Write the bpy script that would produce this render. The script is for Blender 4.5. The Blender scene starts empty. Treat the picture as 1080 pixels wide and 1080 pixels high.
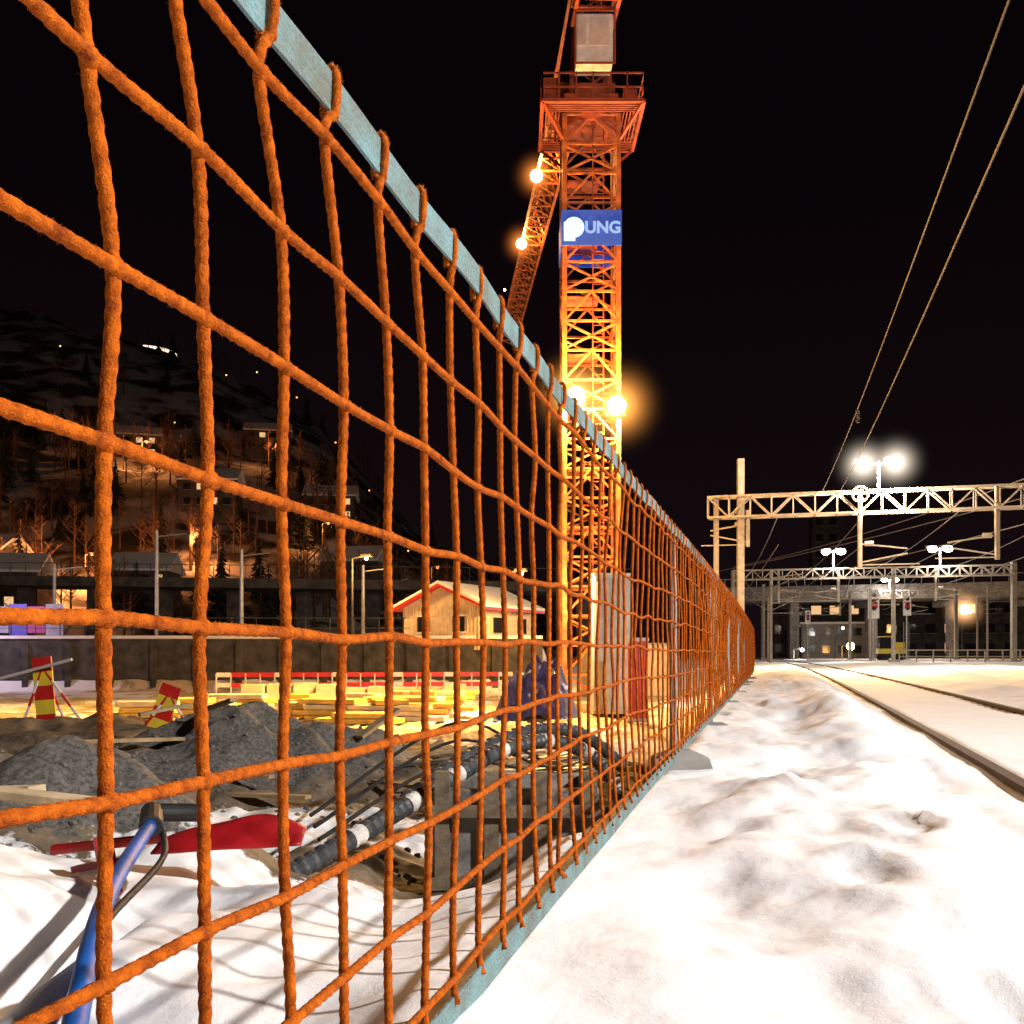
import bpy, math, random
import numpy as np
from mathutils import Vector
R = random.Random(11)
NR = np.random.RandomState(5)
scene = bpy.context.scene
CAMZ = 0.66

# ------------------------------------------------------------------ helpers
def link(o, parent=None):
    scene.collection.objects.link(o)
    if parent is not None:
        o.parent = parent
    return o

def empty(name):
    o = bpy.data.objects.new(name, None)
    o.empty_display_size = 0.3
    return link(o)

class MB:
    def __init__(s):
        s.v = []; s.f = []; s.m = []
    def add(s, vs, fs, mi=0):
        b = len(s.v)
        s.v.extend([tuple(v) for v in vs])
        for f in fs:
            s.f.append(tuple(i + b for i in f)); s.m.append(mi)
    def prism(s, p, q, a, b, w, h, mi=0, w2=None, h2=None):
        w2 = w if w2 is None else w2; h2 = h if h2 is None else h2
        vs = []
        for (c, ww, hh) in ((p, w, h), (q, w2, h2)):
            for (i, j) in ((-1, -1), (1, -1), (1, 1), (-1, 1)):
                vs.append(c + a * (i * ww / 2) + b * (j * hh / 2))
        s.add(vs, [(3, 2, 1, 0), (4, 5, 6, 7), (0, 1, 5, 4), (1, 2, 6, 5), (2, 3, 7, 6), (3, 0, 4, 7)], mi)
    def beam(s, p, q, w, h=None, mi=0, w2=None, h2=None):
        p = Vector(p); q = Vector(q); d = (q - p).normalized()
        up = Vector((0, 0, 1)) if abs(d.z) < 0.95 else Vector((0, 1, 0))
        a = d.cross(up).normalized(); b = a.cross(d).normalized()
        s.prism(p, q, a, b, w, h if h else w, mi, w2, h2)
    def box(s, c, sz, rz=0, mi=0, tilt=0):
        c = Vector(c); cr, sr = math.cos(rz), math.sin(rz)
        a = Vector((cr, sr, 0)); b = Vector((-sr, cr, 0)); u = Vector((0, 0, 1))
        if tilt:
            a, u = a * math.cos(tilt) + u * math.sin(tilt), u * math.cos(tilt) - a * math.sin(tilt)
        s.prism(c - u * sz[2] / 2, c + u * sz[2] / 2, a, b, sz[0], sz[1], mi)
    def cyl(s, p, q, r, r2=None, n=8, mi=0):
        p = Vector(p); q = Vector(q); r2 = r if r2 is None else r2
        d = (q - p).normalized()
        up = Vector((0, 0, 1)) if abs(d.z) < 0.95 else Vector((0, 1, 0))
        a = d.cross(up).normalized(); b = a.cross(d).normalized()
        vs = []
        for (c, rr) in ((p, r), (q, r2)):
            for k in range(n):
                t = 2 * math.pi * k / n
                vs.append(c + a * (math.cos(t) * rr) + b * (math.sin(t) * rr))
        fs = [(k, (k + 1) % n, n + (k + 1) % n, n + k) for k in range(n)]
        fs.append(tuple(range(n - 1, -1, -1))); fs.append(tuple(range(n, 2 * n)))
        s.add(vs, fs, mi)
    def sphere(s, c, r, n=10, mi=0, sz=(1, 1, 1), jit=0):
        c = Vector(c); vs = []; fs = []
        for i in range(n + 1):
            th = math.pi * i / n
            for j in range(n):
                ph = 2 * math.pi * j / n
                k = r * (1 + (R.uniform(-jit, jit) if jit else 0))
                vs.append(c + Vector((math.sin(th) * math.cos(ph) * sz[0], math.sin(th) * math.sin(ph) * sz[1], math.cos(th) * sz[2])) * k)
        for i in range(n):
            for j in range(n):
                fs.append((i * n + j, (i + 1) * n + j, (i + 1) * n + (j + 1) % n, i * n + (j + 1) % n))
        s.add(vs, fs, mi)
    def tube(s, pts, r, n=8, mi=0, ring=None):
        pts = [Vector(p) for p in pts]; vs = []; fs = []
        N = len(pts); a = None
        for i, p in enumerate(pts):
            t = (pts[min(i + 1, N - 1)] - pts[max(i - 1, 0)]).normalized()
            if a is None:
                up = Vector((0, 0, 1)) if abs(t.z) < .9 else Vector((0, 1, 0))
                a = t.cross(up).normalized()
            a = (a - t * a.dot(t)).normalized(); b = t.cross(a)
            rr = r(i) if callable(r) else r
            for k in range(n):
                w = 2 * math.pi * k / n
                vs.append(p + a * math.cos(w) * rr + b * math.sin(w) * rr)
        base = len(s.v)
        s.v.extend([tuple(v) for v in vs])
        for i in range(N - 1):
            m = ring(i) if ring else mi
            for k in range(n):
                s.f.append((base + i * n + k, base + i * n + (k + 1) % n, base + (i + 1) * n + (k + 1) % n, base + (i + 1) * n + k)); s.m.append(m)
        s.f.append(tuple(base + k for k in range(n - 1, -1, -1))); s.m.append(mi)
        s.f.append(tuple(base + (N - 1) * n + k for k in range(n))); s.m.append(mi)
    def build(s, name, mats, parent=None, smooth=False, bevel=0):
        me = bpy.data.meshes.new(name)
        me.from_pydata(s.v, [], s.f)
        if not isinstance(mats, (list, tuple)): mats = [mats]
        for m in mats: me.materials.append(m)
        me.polygons.foreach_set("material_index", s.m)
        if smooth: me.polygons.foreach_set("use_smooth", [True] * len(s.f))
        me.update()
        o = bpy.data.objects.new(name, me)
        link(o, parent)
        if bevel:
            b = o.modifiers.new("bevel", 'BEVEL'); b.width = bevel; b.segments = 2
        return o

def catmull(pts, sub):
    P = [Vector(p) for p in pts]; out = []
    for i in range(len(P) - 1):
        p0 = P[max(i - 1, 0)]; p1 = P[i]; p2 = P[i + 1]; p3 = P[min(i + 2, len(P) - 1)]
        for k in range(sub):
            t = k / sub
            out.append(0.5 * ((2 * p1) + (p2 - p0) * t + (2 * p0 - 5 * p1 + 4 * p2 - p3) * t * t + (3 * p1 - p0 - 3 * p2 + p3) * t ** 3))
    out.append(P[-1]); return out

# ------------------------------------------------------------------ materials
def mat(name, col, rough=0.7, metal=0.0, nscale=3.0, var=0.25, bump=0.1, bscale=None, col2=None, emis=None, estr=0):
    m = bpy.data.materials.new(name); m.use_nodes = True
    nt = m.node_tree; N = nt.nodes; L = nt.links
    b = N['Principled BSDF']
    b.inputs['Roughness'].default_value = rough; b.inputs['Metallic'].default_value = metal
    tc = N.new('ShaderNodeTexCoord')
    no = N.new('ShaderNodeTexNoise'); no.inputs['Scale'].default_value = nscale; no.inputs['Detail'].default_value = 6
    L.new(tc.outputs['Object'], no.inputs['Vector'])
    r = N.new('ShaderNodeValToRGB')
    r.color_ramp.elements[0].position = 0.32; r.color_ramp.elements[1].position = 0.68
    c2 = col2 if col2 else tuple(c * (1 - var) for c in col)
    r.color_ramp.elements[0].color = (*c2, 1)
    r.color_ramp.elements[1].color = (*[min(1, c * (1 + var * 0.4)) for c in col], 1)
    L.new(no.outputs['Fac'], r.inputs['Fac']); L.new(r.outputs['Color'], b.inputs['Base Color'])
    if bump:
        n2 = N.new('ShaderNodeTexNoise'); n2.inputs['Scale'].default_value = bscale or nscale * 6; n2.inputs['Detail'].default_value = 5
        L.new(tc.outputs['Object'], n2.inputs['Vector'])
        bp = N.new('ShaderNodeBump'); bp.inputs['Strength'].default_value = bump; bp.inputs['Distance'].default_value = 0.02
        L.new(n2.outputs['Fac'], bp.inputs['Height']); L.new(bp.outputs['Normal'], b.inputs['Normal'])
    if emis:
        b.inputs['Emission Color'].default_value = (*emis, 1); b.inputs['Emission Strength'].default_value = estr
    return m

def emat(name, col, s):
    m = bpy.data.materials.new(name); m.use_nodes = True
    nt = m.node_tree; nt.nodes.clear()
    e = nt.nodes.new('ShaderNodeEmission'); e.inputs[0].default_value = (*col, 1); e.inputs[1].default_value = s
    o = nt.nodes.new('ShaderNodeOutputMaterial'); nt.links.new(e.outputs[0], o.inputs[0])
    return m

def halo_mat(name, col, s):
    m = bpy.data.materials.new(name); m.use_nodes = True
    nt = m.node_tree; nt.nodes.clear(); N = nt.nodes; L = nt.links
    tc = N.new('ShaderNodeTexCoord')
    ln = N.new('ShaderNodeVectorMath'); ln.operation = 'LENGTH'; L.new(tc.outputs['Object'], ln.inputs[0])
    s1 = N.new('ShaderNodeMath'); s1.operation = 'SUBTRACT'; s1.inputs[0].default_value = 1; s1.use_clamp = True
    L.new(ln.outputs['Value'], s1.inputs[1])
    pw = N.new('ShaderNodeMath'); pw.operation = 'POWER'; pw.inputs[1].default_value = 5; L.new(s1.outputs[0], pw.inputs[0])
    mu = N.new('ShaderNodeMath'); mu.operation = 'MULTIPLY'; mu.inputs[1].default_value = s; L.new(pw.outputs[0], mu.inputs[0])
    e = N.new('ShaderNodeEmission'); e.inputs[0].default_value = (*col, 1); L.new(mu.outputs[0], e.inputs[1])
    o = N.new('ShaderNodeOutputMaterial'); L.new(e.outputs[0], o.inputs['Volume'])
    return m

M = {}
M['steel'] = mat('galvanised_steel', (.34, .34, .32), .45, .5, 5, .3, .05)
M['gantry'] = mat('gantry_steel', (.28, .24, .19), .5, .2, 5, .3, .05)
M['dark'] = mat('dark_rubber', (.015, .015, .016), .6, 0, 8, .3, .1)
M['concrete'] = mat('concrete', (.28, .27, .25), .9, 0, 4, .4, .3)
M['concdark'] = mat('old_concrete', (.08, .075, .07), .9, 0, 1.5, .6, .3)
M['crane'] = mat('crane_paint', (.42, .12, .02), .6, 0, 3, .35, .05, col2=(.17, .035, .01))
M['cranered'] = mat('crane_red_paint', (.30, .05, .015), .6, 0, 3, .35, .05)
M['white'] = mat('white_paint', (.75, .72, .66), .6, 0, 4, .2, .05)
M['cream'] = mat('cream_cladding', (.7, .58, .4), .7, 0, 3, .2, .1)
M['redpaint'] = mat('red_paint', (.55, .015, .012), .4, 0, 6, .25, .05)
M['redcloth'] = mat('red_plastic', (.38, .006, .010), .5, 0, 6, .45, .25, 14)
M['yellow'] = mat('yellow_paint', (.8, .6, .04), .5, 0, 6, .2, .05)
M['blue'] = mat('blue_plastic', (.006, .10, .42), .55, 0, 14, .35, .1)
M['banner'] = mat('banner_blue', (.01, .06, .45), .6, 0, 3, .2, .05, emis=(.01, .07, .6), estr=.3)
M['wood'] = mat('timber', (.45, .31, .16), .8, 0, 5, .45, .2)
M['orangewood'] = mat('formwork_board', (.75, .48, .1), .8, 0, 2, .35, .2)
M['rust'] = mat('rusty_rail', (.05, .025, .017), .9, .0, 20, .5, .3)
M['railtop'] = mat('rail_head', (.055, .03, .02), .8, .0, 20, .4, .1)
M['snowcap'] = mat('snow_cover', (.82, .82, .83), .85, 0, 2, .06, .3, 8)
M['tarp'] = mat('blue_tarpaulin', (.035, .04, .2), .45, 0, 3, .5, .4, 6)
M['glass'] = mat('dark_window', (.02, .02, .025), .1, 0, 3, .2, 0)
M['litwin'] = emat('lit_window', (1, .6, .28), .9)
M['bark'] = mat('tree_bark', (.15, .08, .05), .9, 0, 2, .4, .2)
M['needle'] = mat('spruce_needles', (.03, .035, .02), .9, 0, 1, .5, 0)
M['bulb_w'] = emat('white_lamp_lens', (1, .93, .85), 30)
M['bulb_o'] = emat('sodium_lamp_lens', (1, .62, .22), 45)
M['bulb_s'] = emat('small_sodium_lens', (1, .36, .1), 5)
SOD = (1, .50, .13); WHT = (1, .9, .8)

def halo(loc, rad, col, s, parent):  # lamp glare imitated by a self-glowing volume sphere, no real mist
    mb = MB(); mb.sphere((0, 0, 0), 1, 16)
    o = mb.build('painted_lamp_glow', halo_mat('painted_glow', col, s / rad), parent)
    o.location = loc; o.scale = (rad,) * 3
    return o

def plight(loc, power, col, parent, rad=.15, spot=None, target=None):
    l = bpy.data.lights.new('lamp_light', 'SPOT' if spot else 'POINT')
    l.energy = power; l.color = col; l.shadow_soft_size = rad
    if spot:
        l.spot_size = math.radians(spot); l.spot_blend = .6
    o = bpy.data.objects.new('lamp_light', l); o.location = loc
    if target is not None:
        o.rotation_euler = (Vector(target) - Vector(loc)).to_track_quat('-Z', 'Y').to_euler()
    link(o, parent); return o

# ------------------------------------------------------------------ numpy noise
T = NR.rand(256, 256)
def vn(x, y, s=0):
    x = np.asarray(x, float) + s * 17.3; y = np.asarray(y, float) + s * 31.7
    xi = np.floor(x).astype(int); yi = np.floor(y).astype(int)
    fx = x - xi; fy = y - yi
    fx = fx * fx * fx * (fx * (fx * 6 - 15) + 10); fy = fy * fy * fy * (fy * (fy * 6 - 15) + 10)
    a = T[xi & 255, yi & 255]; b = T[(xi + 1) & 255, yi & 255]; c = T[xi & 255, (yi + 1) & 255]; d = T[(xi + 1) & 255, (yi + 1) & 255]
    return (a * (1 - fx) + b * fx) * (1 - fy) + (c * (1 - fx) + d * fx) * fy - .5
def fbm(x, y, o=4, s=0):
    r = 0; a = 1
    for i in range(o):
        r = r + a * vn((x * .8 + y * .6) * 2 ** i, (y * .8 - x * .6) * 2 ** i, s + i * 3); a *= .5
    return r
def sm(a, b, x):
    t = np.clip((x - a) / (b - a), 0, 1); return t * t * (3 - 2 * t)

OY = [-6, 3, 6.3, 12, 18, 25, 60]; OV = [.45, .442, .351, .24, .167, .10, .10]
_oy = np.linspace(-6, 60, 600); _ov = np.interp(_oy, OY, OV)
_ov = np.convolve(np.pad(_ov, 12, mode='edge'), np.ones(25) / 25, 'valid')
def xf(Y): return .2407 * Y - np.interp(Y, _oy, _ov)
def railx(Y): return .2778 * Y + 1.135 - .00030 * np.maximum(Y, 0) ** 2
FOOT = [(.85, 2.45), (1.35, 4.4), (1.5, 5.6), (1.3, 6.4), (1.9, 7.4), (1.75, 8.6), (.80, 1.62), (1.65, 3.3), (2.3, 9.6), (2.2, 11), (1.12, 2.9), (1.1, 3.7)]

def height(X, Y):
    x0 = xf(Y); r = X - x0
    bank = np.interp(Y, [-6, 2, 5, 8, 20, 60, 100], [.07, .08, .10, .17, .19, .06, -.05])
    lr = railx(Y); u = X - lr
    k = sm(-1.0, -.12, u)
    zr = bank * (1 - k) + (-.02) * k
    amp = np.interp(Y, [0, 10, 40, 90], [1, 1, .8, .3])
    track = np.clip(1 - sm(.12, .4, np.abs(u - .74) - .74), 0, 1)
    nz = .21 * fbm(X * .8, Y * .5, 3, 1) + .085 * fbm(X * 2.3, Y * 1.7, 4, 5) + .03 * np.abs(vn(X * 5, Y * 4, 9)) + .010 * vn(X * 14, Y * 12, 4)
    nz = nz * (.45 + .55 * sm(.05, .5, r))
    rid = .07 * np.exp(-((u + .75 + .3 * vn(Y * .5, Y * 0, 3)) / .22) ** 2)
    zr = zr + nz * amp * (1 - .88 * track) + rid * amp
    zr = zr - .045 * np.exp(-((np.abs(u - .746) - .67) / .035) ** 2)
    zr = zr + .10 * sm(2.2, 4.5, u) + .18 * fbm(X * .25, Y * .2, 3, 8) * sm(2.0, 5, u) * amp
    # left side (site)
    wob = fbm(X * .8, Y * .8, 3, 12)
    Ys = Y + 1.1 * wob + .85 * sm(-1.1, -.3, X) * (Y < 9)
    zl = np.interp(Ys, [-6, 3.4, 4.3, 5.2, 8, 18, 25, 500], [.05, .03, -.25, -.5, -.62, -1.2, -1.45, -1.45])
    zl = zl + np.interp(Y, [0, 60, 90, 900], [0, 0, 1.45, 1.45])
    plat = sm(60.1, 60.7, Y) * (1 - sm(1.5, 3, X)) * (1 - sm(70, 95, Y))
    zl = zl + plat * 2.8
    rough = np.interp(Y, [0, 3, 6, 20, 70], [.10, .14, .18, .22, .15])
    zl = zl + rough * fbm(X * 1.6, Y * 1.4, 4, 20) + .05 * fbm(X * 5, Y * 5, 3, 22) * sm(3, 6, Y)
    def pile(cx, cy, rad, hh): return hh * np.exp(-(((X - cx) / rad) ** 2 + ((Y - cy) / (rad * .8)) ** 2) * 2.2)
    pl = pile(-2.9, 6.6, 1.3, .62) + pile(-2.9, 9.8, 2.0, .72) + pile(-1.4, 10.5, 1.4, .42) + pile(-5.0, 8.6, 1.7, .5)
    zl = zl + pl * (1 + .35 * fbm(X * 2, Y * 2, 4, 30))
    zl = zl + .75 * np.exp(-(((X + 7.0) / 3.5) ** 2 + ((Y - 15.5) / 2.5) ** 2))
    zl = zl + .12 * np.exp(-(((X + 1.28) / .28) ** 2 + ((Y - 2.4) / .5) ** 2)) - .18 * np.exp(-(((X + 1.0) / .10) ** 2 + ((Y - 2.2) / .45) ** 2))
    zl = zl + .16 * np.exp(-(((X + 1.8) / .35) ** 2 + ((Y - 3.2) / .4) ** 2))
    w = sm(.02, np.interp(Y, [0, 5, 10, 60], [.5, .55, 1.0, 4.0]), -r)
    z = zr * (1 - w) + zl * w
    for i, (fx, fy) in enumerate(FOOT):
        d2 = ((X - fx) / .06) ** 2 + ((Y - fy) / .14) ** 2
        z = z - .035 * np.exp(-d2 ** 1.3) * (1 + .6 * vn(X * 22, Y * 16, i)) + .009 * np.exp(-(np.sqrt(d2) - 1.5) ** 2 * 4)
    return z, w, pl, r, u

def hz(x, y): return float(height(np.array([float(x)]), np.array([float(y)]))[0][0])

# ------------------------------------------------------------------ ground
xs = list(np.arange(-5.4, 4.6, .03)); st = .03; x = xs[-1]
while x < 700: st *= 1.06; x += st; xs.append(x)
st = .03; x = xs[0]; left = []
while x > -700: st *= 1.04; x -= st; left.append(x)
xs = np.array(left[::-1] + xs)
ys = list(np.arange(-40, -3, 3.)) + list(np.arange(-3, .8, .1)) + list(np.arange(.8, 6, .026)); y = ys[-1]
while y < 900:
    y += .0056 * y if y < 35 else .02 * y
    ys.append(y)
ys = np.array(ys)
XX, YY = np.meshgrid(xs, ys)
Z, W, PL, RR, UU = height(XX, YY)
nx, ny = len(xs), len(ys)
me = bpy.data.meshes.new('snowy_ground')
me.vertices.add(nx * ny)
me.vertices.foreach_set('co', np.stack([XX, YY, Z], -1).reshape(-1).astype(np.float32))
i = np.arange(nx - 1)[None, :] + nx * np.arange(ny - 1)[:, None]
quads = np.stack([i, i + 1, i + 1 + nx, i + nx], -1).reshape(-1)
nf = len(quads) // 4
me.loops.add(nf * 4); me.loops.foreach_set('vertex_index', quads.astype(np.int32))
me.polygons.add(nf); me.polygons.foreach_set('loop_start', (np.arange(nf) * 4).astype(np.int32))
me.polygons.foreach_set('use_smooth', np.ones(nf, bool))
me.update(); me.validate()
wob = fbm(XX * 1.1, YY * .9, 4, 40)
Ysh = YY + .85 * sm(-1.1, -.3, XX) * (YY < 9)
dirt = sm(4.0, 5.4, Ysh + 2.0 * wob) * sm(.5, .95, W) * np.clip(1.25 - 1.9 * sm(.0, .3, fbm(XX * .45, YY * .3, 4, 50)), 0, 1)
dirt = np.maximum(dirt * (YY < 60.5), 0)
grav = sm(.10, .34, PL + .12 * wob) * sm(4.6, 5.6, YY)
smask = sm(18, 24, YY) * W * (YY < 60)
for nm, arr in (('dirt', dirt), ('gravel', grav), ('site', smask)):
    a = me.attributes.new(nm, 'FLOAT', 'POINT'); a.data.foreach_set('value', arr.reshape(-1).astype(np.float32))

gm = bpy.data.materials.new('snow_and_earth'); gm.use_nodes = True
nt = gm.node_tree; N = nt.nodes; L = nt.links; b = N['Principled BSDF']
b.inputs['Roughness'].default_value = .8
tc = N.new('ShaderNodeTexCoord')
def noise(sc, det=6, ro=.5):
    n = N.new('ShaderNodeTexNoise'); n.inputs['Scale'].default_value = sc; n.inputs['Detail'].default_value = det
    n.inputs['Roughness'].default_value = ro; L.new(tc.outputs['Object'], n.inputs['Vector']); return n
def ramp(src, c0, c1, p0=.3, p1=.7):
    r = N.new('ShaderNodeValToRGB'); r.color_ramp.elements[0].position = p0; r.color_ramp.elements[1].position = p1
    r.color_ramp.elements[0].color = (*c0, 1); r.color_ramp.elements[1].color = (*c1, 1); L.new(src, r.inputs['Fac']); return r
def attr(n):
    a = N.new('ShaderNodeAttribute'); a.attribute_name = n; return a
def mix(f, a, bb):
    m = N.new('ShaderNodeMixRGB'); L.new(f, m.inputs[0]); L.new(a, m.inputs[1]); L.new(bb, m.inputs[2]); return m
snow = ramp(noise(1.3, 8, .6).outputs['Fac'], (.80, .795, .80), (.89, .89, .90), .25, .5)
grit = ramp(noise(70, 3, .7).outputs['Fac'], (.35, .28, .22), (1, 1, 1), .20, .26)
sg = N.new('ShaderNodeMixRGB'); sg.blend_type = 'MULTIPLY'; sg.inputs[0].default_value = .35
L.new(snow.outputs[0], sg.inputs[1]); L.new(grit.outputs[0], sg.inputs[2])
earth = ramp(noise(3.5, 9, .7).outputs['Fac'], (.06, .045, .03), (.26, .19, .12), .35, .62)
site = ramp(noise(.8, 9, .7).outputs['Fac'], (.16, .12, .07), (.7, .55, .32), .36, .54)
gr = ramp(noise(28, 6, .8).outputs['Fac'], (.03, .028, .025), (.22, .20, .175), .36, .68)
e2 = mix(attr('site').outputs['Fac'], earth.outputs[0], site.outputs[0])
ad = N.new('ShaderNodeMath'); ad.operation = 'ADD'; sb = N.new('ShaderNodeMath'); sb.operation = 'MULTIPLY_ADD'
nn = noise(9, 6, .7); L.new(nn.outputs['Fac'], sb.inputs[0]); sb.inputs[1].default_value = 1.6; sb.inputs[2].default_value = -.8
L.new(attr('dirt').outputs['Fac'], ad.inputs[0]); L.new(sb.outputs[0], ad.inputs[1])
rs = ramp(ad.outputs[0], (0, 0, 0), (1, 1, 1), .42, .58)
c1 = mix(rs.outputs[0], sg.outputs[0], e2.outputs[0])
ad2 = N.new('ShaderNodeMath'); ad2.operation = 'ADD'
L.new(attr('gravel').outputs['Fac'], ad2.inputs[0]); L.new(sb.outputs[0], ad2.inputs[1])
rs2 = ramp(ad2.outputs[0], (0, 0, 0), (1, 1, 1), .4, .6)
c2 = mix(rs2.outputs[0], c1.outputs[0], gr.outputs[0])
L.new(c2.outputs[0], b.inputs['Base Color'])
b1 = N.new('ShaderNodeBump'); b1.inputs['Strength'].default_value = .5; b1.inputs['Distance'].default_value = .03
L.new(noise(6, 6, .5).outputs['Fac'], b1.inputs['Height'])
b2 = N.new('ShaderNodeBump'); b2.inputs['Strength'].default_value = .35; b2.inputs['Distance'].default_value = .003
L.new(noise(220, 3, .6).outputs['Fac'], b2.inputs['Height']); L.new(b1.outputs[0], b2.inputs['Normal'])
L.new(b2.outputs[0], b.inputs['Normal'])
me.materials.append(gm)
link(bpy.data.objects.new('snowy_ground', me))

# ------------------------------------------------------------------ railway track
trk = empty('railway_track')
prof = [(-.037, 0), (.037, 0), (.037, -.035), (.012, -.05), (.012, -.13), (.07, -.15), (-.07, -.15), (-.012, -.13), (-.012, -.05), (-.037, -.035)]
ty = list(np.arange(-5, 60, .5)) + list(np.arange(60, 150, 2))
for off in (0, 1.435):
    mb = MB(); n = len(prof)
    for yy in ty:
        cx = float(railx(yy)) + off * 1.04
        for (a, c) in prof: mb.v.append((cx + a, yy, .022 + c))
    for k in range(len(ty) - 1):
        for j in range(n):
            mb.f.append((k * n + j, (k + 1) * n + j, (k + 1) * n + (j + 1) % n, k * n + (j + 1) % n)); mb.m.append(1 if j == 0 else 0)
    mb.build('rail', [M['rust'], M['railtop']], trk)
mb = MB()
for yy in np.arange(-4, 80, .6):
    cx = float(railx(yy)) + .74
    mb.box((cx, yy, -.25), (2.5, .25, .16), rz=-.27)
mb.build('sleepers', M['concrete'], trk)

# ------------------------------------------------------------------ net fence
fence = empty('orange_net_fence')
rope = bpy.data.materials.new('orange_rope'); rope.use_nodes = True
nt2 = rope.node_tree; b = nt2.nodes['Principled BSDF']; b.inputs['Roughness'].default_value = .95
b.inputs['Specular IOR Level'].default_value = .12
tc2 = nt2.nodes.new('ShaderNodeTexCoord')
n1 = nt2.nodes.new('ShaderNodeTexNoise'); n1.inputs['Scale'].default_value = 55; n1.inputs['Detail'].default_value = 8; n1.inputs['Roughness'].default_value = .8
nt2.links.new(tc2.outputs['Object'], n1.inputs['Vector'])
r1 = nt2.nodes.new('ShaderNodeValToRGB'); e = r1.color_ramp.elements
e[0].position = .34; e[0].color = (.14, .022, .003, 1); e[1].position = .66; e[1].color = (.58, .130, .006, 1)
nt2.links.new(n1.outputs['Fac'], r1.inputs['Fac']); nt2.links.new(r1.outputs[0], b.inputs['Base Color'])
n3 = nt2.nodes.new('ShaderNodeTexNoise'); n3.inputs['Scale'].default_value = 500; n3.inputs['Detail'].default_value = 3
nt2.links.new(tc2.outputs['Object'], n3.inputs['Vector'])
bp = nt2.nodes.new('ShaderNodeBump'); bp.inputs['Strength'].default_value = .9; bp.inputs['Distance'].default_value = .002
nt2.links.new(n3.outputs['Fac'], bp.inputs['Height']); nt2.links.new(bp.outputs[0], b.inputs['Normal'])
fuzz = mat('rope_fuzz', (.72, .22, .03), .9, 0, 30, .2, 0)

def bsc(Y): return float(np.interp(Y, [0, 3, 6.3, 12, 25], [1, .97, .86, .77, .75]))
def fpos(Y, zr, nrm=0.0):
    z = zr * (bsc(Y) if zr < 0 else 1)
    return Vector((float(xf(Y)) + nrm * .97, Y - nrm * .235, CAMZ + z))
cols = [.709 + .137 * k for k in range(-16, 172)]
rows = [.520 - .1245 * k for k in range(9)]
nodes = {}
for ci, Yc in enumerate(cols):
    tw = .006 * R.gauss(0, 1)
    bul = .09 * float(vn(np.array([Yc * .45]), np.array([3.3]), 2)[0])
    for ri, zr in enumerate(rows):
        j = .8 + min(Yc, 8) * .12
        lean = -.05 * (zr / .5) ** 2 * (1 if zr > 0 else .7)
        wav = .030 * float(vn(np.array([Yc * 1.3]), np.array([ri * .5]), 6)[0])
        ya = Yc + lean + tw + .004 * R.gauss(0, 1) * j
        sag = .022 * float(vn(np.array([Yc * .9]), np.array([ri * .35]), 16)[0]) * (1 - abs(zr) / .56)
        nodes[ci, ri] = fpos(ya + wav, zr + .0028 * R.gauss(0, 1) * j + sag, .002 * R.gauss(0, 1) * j + bul * (1 - (zr / .55) ** 2) * min(1, max(0, Yc) / 4))
ropev = MB()
RAD = .0048
def ropetube(pts, r0, near, phase=0):
    pts = [Vector(p) for p in pts]
    n = 14 if near else 6
    nrm = Vector((.97, -.235, 0)); s = 0; base = len(ropev.v); N_ = len(pts)
    for i2, p in enumerate(pts):
        t = (pts[min(i2 + 1, N_ - 1)] - pts[max(i2 - 1, 0)]).normalized()
        bb = t.cross(nrm).normalized(); aa = bb.cross(t)
        if i2: s += (p - pts[i2 - 1]).length
        for k in range(n):
            w = 2 * math.pi * k / n
            rr = r0
            if near:
                rr = r0 * (.88 + .32 * abs(math.cos(1.5 * w - s * 2 * math.pi / .030 + phase)) + .03 * math.sin(s * 60 + phase * 3))
            ropev.v.append(tuple(p + aa * math.cos(w) * rr + bb * math.sin(w) * rr))
    for i2 in range(N_ - 1):
        for k in range(n):
            ropev.f.append((base + i2 * n + k, base + i2 * n + (k + 1) % n, base + (i2 + 1) * n + (k + 1) % n, base + (i2 + 1) * n + k)); ropev.m.append(0)
fz = MB()
def fuzzrope(pts, dens):
    for i2 in range(len(pts) - 1):
        p = pts[i2]; t = (pts[i2 + 1] - p).normalized()
        for _ in range(dens):
            d = Vector((R.gauss(0, 1), R.gauss(0, 1), R.gauss(0, 1))); d = (d - t * d.dot(t) * .6).normalized()
            q = p + t * R.uniform(0, .004) + d * RAD * .95
            l = R.uniform(.001, .0036)
            w = t.cross(d).normalized() * .00022
            tip = q + d * l + t * R.uniform(-.003, .003)
            fz.add([q - w, q + w, tip], [(0, 1, 2)])
for ci, Yc in enumerate(cols):
    near = -.2 < Yc < 2.6
    base = [nodes[ci, ri] for ri in range(9)]
    top = fpos(Yc - .056, .560, .003); bot = fpos(Yc - .045, -.515, .006)
    pts = [bot] + base[::-1] + [top]
    cp = catmull(pts, 26 if near else 3)
    ropetube(cp, RAD, near, R.uniform(0, 6))
    if near: fuzzrope(cp, 6 if Yc < 1.7 else 3)
    Yt = Yc - .058
    loop = [fpos(Yt, .556, .004), fpos(Yt + .002, .584, .0065), fpos(Yt + .004, .606, .0035), fpos(Yt + .004, .607, -.004), fpos(Yt, .584, -.0065), fpos(Yt - .003, .556, -.004)]
    lp = catmull(loop, 5 if near else 2)
    ropetube(lp, RAD * .8, near, 0)
    if near: fuzzrope(lp, 34)
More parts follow.
